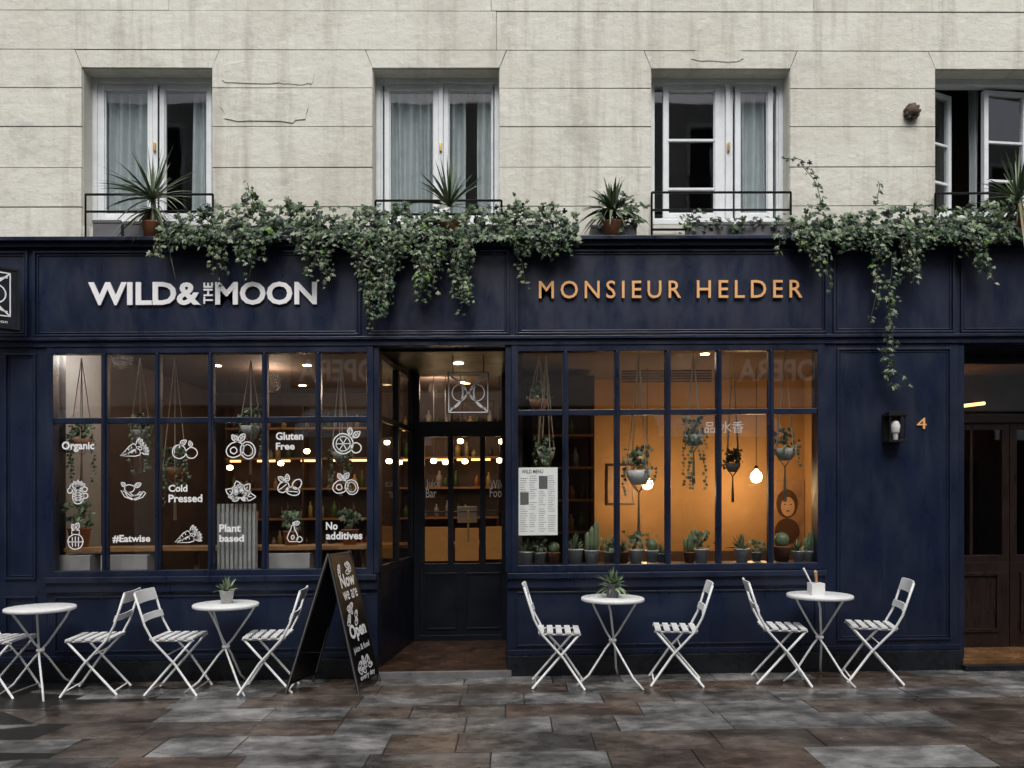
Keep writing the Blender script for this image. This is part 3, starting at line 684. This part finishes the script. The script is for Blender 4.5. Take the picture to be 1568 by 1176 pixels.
        for k in range(6): a=k*math.pi/3; st([(-5,-2),(-5+10*math.cos(a),-2+10*math.sin(a))],False,1.2)
        st(ell(13,-8,7,7)); leaf2(8,6,14,.7,True); leaf2(4,9,12,1.5)
mb=MB()
for a in ((200,682,'carrots'),(117,748,'pine'),(113,816,'jar'),(200,750,'banana'),(281,684,'apples'),(283,815,'carrots',.95),(366,683,'avocado',1.15),(366,748,'leafy',1.05),(443,743,'nuts',1.1),(447,812,'pear',.9),(530,675,'citrus',1.15),(527,741,'avocado',1.0)): doodle(*a)
mb.build('window_fruit_decals')
# menu poster
mb=MB(); x0,x1,z0,z1=X(794),X(854),Z(820),Z(716)
mb.box(x0,x1,.018,.022,z0,z1,PAPER); mb.text('WILD MENU',.2,.035,INK,TM(x0+.03,.0165,z1-.055),bold=.02)
for k in range(26):
    for c in range(4):
        if (c in (2,)) and 1<k<7: continue
        if c==0 and 7<k<13: continue
        if R.random()<.1: continue
        a=x0+.016+c*.086; mb.box(a,a+R.uniform(.04,.072),.0166,.0175,z1-.081-k*.0205,z1-.078-k*.0205,INK)
for a,b,c,d in ((.19,.08,.27,.20),(.015,.23,.095,.345)): mb.box(x0+a,x0+c,.0164,.0174,z1-d,z1-b,INK)
mb.build('menu_poster')
# projecting sign at left
mb=MB(); x0,x1=X(-38,-.3),X(20,-.3); z0,z1=Z(497,-.3),Z(405,-.3)
M=Matrix.Translation((X(-22,-.3),-.32,(z0+z1)/2))@Matrix.Rotation(math.radians(38),4,'Z')
mb.box(-.25,.25,-.035,.035,-.26,.26,NAVYD,M); mb.frame(-.262,.262,-.272,.272,.02,-.045,.045,BLACK,M)
logo(mb,0,.03,.38,lambda a,b:M@Vector((a,-.040,b)),DECAL,.014); mb.text('wild & the moon',.34,.03,DECAL,M@TM(-.17,-.040,-.225))
mb.tube([(X(-60,-.2),-.02,(z0+z1)/2+.2),(X(-35,-.3),-.30,(z0+z1)/2+.2)],.012,BLACK)
mb.build('projecting_shop_sign',bevel=.002)
# lantern + number
mb=MB(); x=X(1364); zc2=Z(661)
mb.box(x-.085,x+.085,-.022,.0,zc2-.13,zc2+.14,BLACK)
for a,b in ((-.075,-.06),(.06,.075)):
    for c,d in ((-.13,-.118),(-.034,-.022)): mb.box(x+a,x+b,c,d,zc2-.11,zc2+.11,BLACK)
mb.box(x-.085,x+.085,-.14,-.0225,zc2+.11,zc2+.13,BLACK); mb.box(x-.07,x+.07,-.12,-.0225,zc2+.131,zc2+.15,BLACK); mb.box(x-.085,x+.085,-.14,-.0225,zc2-.13,zc2-.11,BLACK)
mb.lathe([(.02,-.109),(.024,-.05),(.034,-.04),(.042,.02),(.028,.06),(.005,.075)],(x,-.085,zc2),mat('frosted_bulb',(.85,.83,.80),.2),14)
mb.box(x-.059,x+.059,-.127,-.124,zc2-.109,zc2+.109,glass_mat('lantern_glass',.6,.03))
mb.build('wall_lantern',bevel=.002)
mb=MB(); mb.text('4',X(1418)-X(1403),Z(644)-Z(661),LETO,TM(X(1403),-.008,Z(661)),extr=.008,bold=.0); mb.build('house_number')
# ------------------------------------------------------------ hanging + sill plants
def hang(u,v,y,s,topv,pot,trail=.35,n=60):
    mb=MB(); x,z=X(u,y),Z(v,y); r=.085*s
    mb.lathe([(r*.55,-r*1.1),(r*.9,-r*.5),(r,0),(r*.9,.0),(r*.85,-.02),(0,-.02)],(x,y,z),pot,14)
    zt=min(3.27,Z(topv,y))
    for k in range(4):
        a=k*math.pi/2+.4; mb.tube([(x,y,zt),(x+r*1.05*math.cos(a),y+r*1.05*math.sin(a),z),(x+r*.5*math.cos(a),y+r*.5*math.sin(a),z-r*1.2),(x,y,z-r*1.7)],.005,ROPE,4)
    mb.tube([(x,y,z-r*1.7),(x,y,z-r*1.7-.28*s)],[.006,.018],ROPE,5)
    for k in range(n):
        a=R.uniform(0,6.28); rr=R.uniform(0,1.3)*r
        ivyleaf(mb,Vector((x+rr*math.cos(a),y+rr*math.sin(a),z+(.02+R.uniform(0,.14))*s)),Vector((R.gauss(0,.5),-1,R.gauss(.5,.5))),R.uniform(.03,.055),R.choice(LEAFS))
    for k in range(5):
        a=R.choice((R.uniform(2.6,3.7),R.uniform(-.6,.5),R.uniform(4,5.4))); L_=trail*R.uniform(.4,1)
        for i in range(int(L_/.035)):
            ivyleaf(mb,Vector((x+r*1.15*math.cos(a)+R.gauss(0,.012),y+r*1.1*math.sin(a),z+.02-.035*i)),Vector((R.gauss(0,.5),-1,.3)),R.uniform(.025,.042),R.choice(LEAFS[1:4]))
    mb.build('hanging_plant')
hang(978,722,.17,1.45,545,WPOT,.3,70); hang(1062,668,.17,1.1,545,CEMENT,.65,45); hang(1202,690,.18,1.2,545,CEMENT,.25,45)
hang(836,692,.2,1.0,545,CEMENT,.4,40); hang(522,690,.25,1.0,545,CEMENT,.6,55); hang(268,712,.35,1.2,545,TERRA,.6,60); hang(384,650,.3,1.1,550,CEMENT,.5,55)
hang(1122,712,1.2,1.0,545,CEMENT,.15,60); hang(825,612,.3,1.1,545,TERRA,.1,60); hang(125,668,.35,1.1,545,TERRA,.6,60); hang(215,655,.5,1.0,545,CEMENT,.5,50)
def succ(x,y,z,kind,s,pot,name='potted_cactus',warp='full'):
    mb=MB(); r=.05*s; h=.085*s
    mb.lathe([(r*.75,0),(r,h),(r*1.05,h),(r*1.05,h*1.08),(r*.88,h*1.08),(r*.85,h*.95),(0,h*.95)],(x,y,z),pot,16)
    c=(x,y,z+h)
    if kind=='ball': mb.lathe([(.02*s,-.005),(.04*s,.02*s),(.045*s,.05*s),(.03*s,.08*s),(.0,.09*s)],c,YUC[1],9)
    elif kind=='column':
        for k in range(3): mb.lathe([(.015*s,-.01),(.018*s,.05*s),(.018*s,.11*s*(1+.3*k)),(.0,.13*s*(1+.3*k))],(x+(k-1)*.03*s,y+R.uniform(-.02,.02),z+h),YUC[1],8)
    elif kind=='spike': blades(mb,c,34,.13*s,.009*s,[SUCC,YUC[1],YUC[0]],(15,88),.25)
    elif kind=='leafy':
        for k in range(36): ivyleaf(mb,Vector(c)+Vector((R.gauss(0,.035),R.gauss(0,.03),R.uniform(.02,.13)))*s,Vector((R.gauss(0,.5),-1,.5)),R.uniform(.022,.042)*s,R.choice(LEAFS[1:4]))
    return mb
for i,(u,s) in enumerate([(806,1.3),(827,1.2),(848,1.2),(881,1.5),(906,1.4),(934,1.2),(954,1.2),(974,1.4),(999,1.3),(1013,1.0),(1056,1.1),(1074,1.4),(1136,1.4),(1160,1.0),(1199,1.6),(1222,1.1),(1240,1.1)]):
    succ(X(u,.13),.135+R.uniform(-.01,.03),Z(866)+.001,['spike','leafy','ball','spike','column','leafy'][i%6],s,[WPOT,CEMENT,TERRA,WPOT][i%4]).build('potted_cactus')
for u,s in ((120,2.0),(445,1.5),(535,1.6)): succ(X(u,.3),.32,zc_+.021,'leafy',s,TERRA).build('potted_plant')
# ------------------------------------------------------------ furniture
def chair(u,yc,face,yaw=0,s=1.0):
    mb=MB(); W2=.19; r=.0105
    for sy in (-1,1):
        yv=sy*W2
        mb.tube([(.23,yv,.005),(.05,yv,.27),(-.135,yv,.475),(-.20,yv,.60),(-.285,yv,.875)],r,WMETAL,6)
        yi=sy*(W2-.024)
        mb.tube([(-.215,yi,.005),(.03,yi,.29),(.185,yi,.47)],r,WMETAL,6)
        mb.tube([(-.16,yi,.468),(.2,yi,.468)],.008,WMETAL,6)
    mb.tube([(.205,-W2,.045),(.205,W2,.045)],.007,WMETAL); mb.tube([(-.19,-W2+.024,.035),(-.19,W2-.024,.035)],.007,WMETAL); mb.tube([(-.02,-W2,.235+.115),(-.02,W2,.35)],.006,WMETAL)
    for k in range(5):
        x=-.165+k*.077; mb.box(x,x+.050,-W2+.004,W2-.004,.477,.492,WMETAL)
    def back(x0,z0,x1,z1):
        n=6; vs=[];fs=[]
        for i in range(n+1):
            t=-1+2*i/n; bow=.02*(1-t*t)
            for (x,z,o) in ((x0,z0,0),(x1,z1,0),(x1,z1,.012),(x0,z0,.012)): vs.append((x-bow+o,t*(W2+.004),z))
        for i in range(n):
            for j in range(4): fs.append((i*4+j,i*4+(j+1)%4,(i+1)*4+(j+1)%4,(i+1)*4+j))
        fs+=[(0,1,2,3),(n*4,n*4+1,n*4+2,n*4+3)]
        mb.add(vs,fs,WMETAL)
    back(-.258,.785,-.29,.885); back(-.205,.635,-.222,.69)
    x=X(u,yc); M=Matrix.Translation((x,yc,0))@Matrix.Rotation(math.radians(yaw)+(0 if face>0 else math.pi),4,'Z')@Matrix.Scale(s,4)
    mb.v=[M@v for v in mb.v]; mb.build('folding_bistro_chair',None,'rigid')
def table(u,yc,rot=0):
    mb=MB(); r=.275
    mb.lathe([(r-.01,.728),(r,.732),(r,.752),(r-.006,.757),(0,.757)],(0,0,0),WMETAL,40)
    for k in range(3):
        a=rot+k*2*math.pi/3; c,s_=math.cos(a),math.sin(a); ox,oy=-s_*.012,c*.012
        mb.tube([(c*.24,s_*.24,.728),(c*.20+ox,s_*.20+oy,.66),(c*.06+ox,s_*.06+oy,.45),(-c*.06+ox,-s_*.06+oy,.31),(-c*.22,-s_*.22,.09),(-c*.33,-s_*.33,.005)],.0095,WMETAL,7)
    mb.lathe([(.03,.37),(.034,.375),(.034,.39),(.03,.395)],(0,0,0),WMETAL,14)
    x=X(u,yc); M=Matrix.Translation((x,yc,0)); mb.v=[M@v for v in mb.v]; mb.build('round_bistro_table',None,'rigid'); return x
for c in ((853,-.40,1,-2),(1036,-.38,-1,-8),(1194,-.39,1,-10),(1336,-.39,-1,-15),(272,-.42,1,3),(414,-.42,-1,6),(150,-.40,-1,8),(2,-.42,1,0)): chair(*c)
tx=[table(938,-.40,.25),table(1255,-.40,2.2),table(346,-.42,.3),table(62,-.46,.1)]
for (x,kind,s,pot,u) in ((tx[0],'spike',1.35,GREYPOT,0),(tx[2],'leafy',1.2,CEMENT,0)):
    b=succ(x,-.40,.758,'spike',s,pot)
    if kind=='spike': blades(b,(x,-.40,.84),60,.19,.013,[SUCC,SUCC,YUC[1]],(0,70),.5)
    if kind=='leafy': blades(b,(x,-.40,.85),24,.14,.008,[mat('dry_stem',(.6,.57,.48),.7),SUCC],(40,88),.2)
    b.build('potted_succulent',None,'rigid')
mb=MB(); x=tx[1]; mb.box(x-.095,x+.02,-.47,-.36,.758,.86,WPOT)
for k in range(5): a=R.uniform(-.5,.5); mb.tube([(x-.03+.02*a,-.42,.80),(x-.03+.13*a,-.42+R.uniform(-.03,.03),.97+R.uniform(-.02,.02))],[.005,.012],ROPE if k%2 else WOOD,6)
mb.tube([(x-.05,-.42,.80),(x-.15,-.42,.99)],[.004,.010],WPOT,6)
mb.build('utensil_pot',None,'rigid',bevel=.006)
# chalkboard A-frame
mb=MB()
rn,rf=Vector((-1.56,-.60,1.17)),Vector((-1.47,-.17,1.17)); an,af=Vector((-1.30,-.60,0)),Vector((-1.20,-.17,0)); cn,cf=Vector((-1.92,-.60,0)),Vector((-1.80,-.17,0))
def slab(a,b,c,d,t,m):
    n=(b-a).cross(d-a).normalized()*t; vs=[a,b,c,d,a+n,b+n,c+n,d+n]
    mb.add(vs,[(0,3,2,1),(4,5,6,7),(0,1,5,4),(1,2,6,5),(2,3,7,6),(3,0,4,7)],m)
def lr(a,b,f): return a+(b-a)*f
slab(lr(an,rn,.07),lr(af,rf,.07),rf,rn,.012,CHALK); slab(lr(cn,rn,.07),rn,rf,lr(cf,rf,.07),.012,CHALK)
for a,b in ((an,rn),(af,rf),(cn,rn),(cf,rf)): mb.tube([a,b+Vector((0,0,.02))],.014,BLACK,4)
mb.tube([rn,rf],.014,BLACK,4); mb.tube([lr(an,rn,.07),lr(af,rf,.07)],.012,BLACK,4); mb.tube([lr(cn,rn,.07),lr(cf,rf,.07)],.012,BLACK,4)
mb.tube([lr(an,rn,.3),lr(cn,rn,.3)],.004,BLACK,4)
ex=(af-an).normalized(); ez=(rn-an).normalized(); en=ex.cross(ez).normalized()
def face(a,b): return an+ex*a+ez*b+en*.018
def FM(a,b,rot=0):
    o=face(a,b); ca,sa=math.cos(rot),math.sin(rot); u_=ex*ca+ez*sa; v_=ez*ca-ex*sa
    return Matrix(((u_.x,v_.x,en.x,o.x),(u_.y,v_.y,en.y,o.y),(u_.z,v_.z,en.z,o.z),(0,0,0,1)))
mb.text('Now',.28,.12,DECAL,FM(.08,.90,.05),bold=.03); mb.text('we are',.28,.08,DECAL,FM(.08,.79,.05),bold=.01); mb.text('Open',.32,.16,DECAL,FM(.05,.42,.04),bold=.04); mb.text('juice & food',.32,.07,DECAL,FM(.05,.32,.04),bold=.01); mb.text('every day',.3,.06,DECAL,FM(.06,.08,.04),bold=.01)
for k in range(22):
    a,b=R.uniform(.06,.34),(R.uniform(1.03,1.12) if k<6 else R.uniform(.58,.74) if k<14 else R.uniform(.16,.27)); rr=R.uniform(0,3)
    mb.ribbon(ell(a,b,.04,.02,rr,14),.011,lambda p,q:face(p,q),DECAL,True); mb.ribbon([(a,b),(a+.045*math.cos(rr),b+.045*math.sin(rr))],.012,lambda p,q:face(p,q),DECAL)
mb.build('a_frame_chalkboard_sign',None,'rigid')
# ------------------------------------------------------------ ground
SL=[wet_mat('wet_slab_brown',(.075,.058,.048),(.16,.13,.11)),wet_mat('wet_slab_grey',(.10,.10,.098),(.25,.248,.24)),wet_mat('wet_slab_rust',(.08,.055,.042),(.16,.12,.095)),wet_mat('wet_slab_pale',(.14,.14,.137),(.33,.325,.31)),wet_mat('wet_slab_dark',(.055,.05,.048),(.15,.142,.132))]
GROUT=mat('grout',(.02,.018,.016),.4)
mb=MB(); ys=[.02,-.33,-.66,-1.0,-1.36,-1.74,-2.14,-2.52,-2.9]
for i in range(len(ys)-1):
    x=-14+R.uniform(0,.4)
    while x<14:
        l=R.uniform(.45,1.1); a=R.uniform(-.003,.003); b=R.uniform(-.003,.003); k=SL[R.choice((0,0,1,1,1,2,3,4,1))]
        x0,x1,y1,y0=x+.004,x+l-.004,ys[i]-.004,ys[i+1]+.004
        mb.add([(x0,y0,-.05),(x1,y0,-.05),(x1,y1,-.05),(x0,y1,-.05),(x0,y0,a),(x1,y0,b),(x1,y1,-a),(x0,y1,-b)],[(0,3,2,1),(4,5,6,7),(0,1,5,4),(1,2,6,5),(2,3,7,6),(3,0,4,7)],k)
        x+=l
mb.box(-14,0,-2.9,.3,-.2,-.008,GROUT); mb.box(0,14,-2.9,.3,-.2,-.008,GROUT)
mb.build('pavement',bevel=.004)
mb=MB(); x=-14; KS=wet_mat('granite_kerb',(.17,.17,.165),(.34,.335,.32),5)
while x<14:
    l=R.uniform(.8,1.2); mb.box(x+.003,x+l-.003,-3.14,-2.904,-.35,R.uniform(-.004,.001),KS); x+=l
mb.build('kerb',bevel=.012)
RM=wet_mat('wet_asphalt',(.04,.04,.04),(.08,.078,.075),6)
mb=MB(); mb.box(-60,60,-11,-3.141,-.4,-.22,RM); mb.build('road',warp=None)
mb=MB(); mb.box(-200,200,-200,200,-.8,-.5,mat('ground',(.07,.068,.065),.8)); mb.build('ground',warp=None)
# ------------------------------------------------------------ opposite building
OS=mat('opposite_render',(.55,.51,.47),.8,var=.25,scale=1.5); OB=empty('opposite_building')
mb=MB(); yo=-11; HT=11.6
mb.box(-22,22,yo-6,yo,4.0,HT,OS)
mb.box(-22,22,yo-6,yo-.3,-.5,4.0,mat('opposite_shop_dark',(.035,.028,.027),.6,var=.5,scale=1))
for k in range(-10,11): mb.box(k*2.2-.25,k*2.2+.25,yo-.3,yo,-.5,4.0,OS if k%4==0 else DWOOD)
mb.box(-22,22,yo,yo+.25,3.85,4.1,OS); mb.box(-22,22,yo,yo+.12,5.15,5.3,DWOOD); mb.box(-22,22,yo,yo+.3,8.3,8.45,OS)
for zz in (5.6,8.8):
    for k in range(-9,10):
        xx=k*2.3+.4
        mb.box(xx-.55,xx+.55,yo,yo+.01,zz,zz+2.1,DARK); mb.frame(xx-.62,xx+.62,zz-.05,zz+2.2,.08,yo+.011,yo+.08,WHITE); mb.box(xx-.04,xx+.04,yo+.011,yo+.07,zz,zz+1.6,WHITE)
        for j in range(9): mb.box(xx-.6+j*.15,xx-.58+j*.15,yo+.2,yo+.22,zz,zz+.8,BLACK)
        mb.box(xx-.65,xx+.65,yo+.19,yo+.23,zz+.8,zz+.84,BLACK)
for k in range(-5,6):
    xx=k*4.1+.6; mb.add([(xx-1.4,yo+.05,3.8),(xx+1.4,yo+.05,3.8),(xx+1.4,yo+1.1,3.25),(xx-1.4,yo+1.1,3.25),(xx-1.4,yo+1.1,3.05),(xx+1.4,yo+1.1,3.05)],[(0,1,2,3),(3,2,5,4)],WHITE if k%2 else DWOOD)
mb.build('facade',OB,warp=None)
mb=MB(); SB=mat('sign_brown',(.10,.06,.05),.6)
for x_ in (7.3,-3.2):
    M=Matrix(((-1,0,0,x_),(0,0,1,yo+.02),(0,1,0,4.45),(0,0,0,1))); mb.text('OPERA',1.9,.55,LETW,M,extr=.05,bold=.02)
    mb.box(x_-2.1,x_+.2,yo+.001,yo+.015,4.3,5.14,SB)
mb.build('opposite_sign',OB,warp=None)
# ------------------------------------------------------------ light, sky, camera
W=bpy.data.worlds.new('World'); scene.world=W; W.use_nodes=True; N=W.node_tree.nodes; L=W.node_tree.links
sky=N.new('ShaderNodeTexSky'); sky.sky_type='NISHITA'; sky.sun_disc=False; sky.sun_elevation=math.radians(55); sky.sun_rotation=math.radians(180); sky.dust_density=4; sky.air_density=1
hs=N.new('ShaderNodeHueSaturation'); hs.inputs['Saturation'].default_value=.5
L.new(sky.outputs[0],hs.inputs['Color']); L.new(hs.outputs[0],N['Background'].inputs[0]); N['Background'].inputs[1].default_value=.15
sl=bpy.data.lights.new('sun','SUN'); sl.energy=2.2; sl.angle=math.radians(40); sl.color=(1,.985,.96)
so=bpy.data.objects.new('sun',sl); so.rotation_euler=(math.radians(35),0,0); so.location=(0,-5,15); scene.collection.objects.link(so)
cam=bpy.data.cameras.new('camera'); co=bpy.data.objects.new('camera',cam); scene.collection.objects.link(co)
co.location=(0,-D,CZ); co.rotation_euler=(math.radians(90),0,0); cam.sensor_width=36; cam.lens=F/1568*36; cam.shift_y=178/1568; cam.clip_end=500; cam.clip_start=.05
scene.camera=co
scene.view_settings.view_transform='Standard'; scene.view_settings.look='None'; scene.view_settings.exposure=0
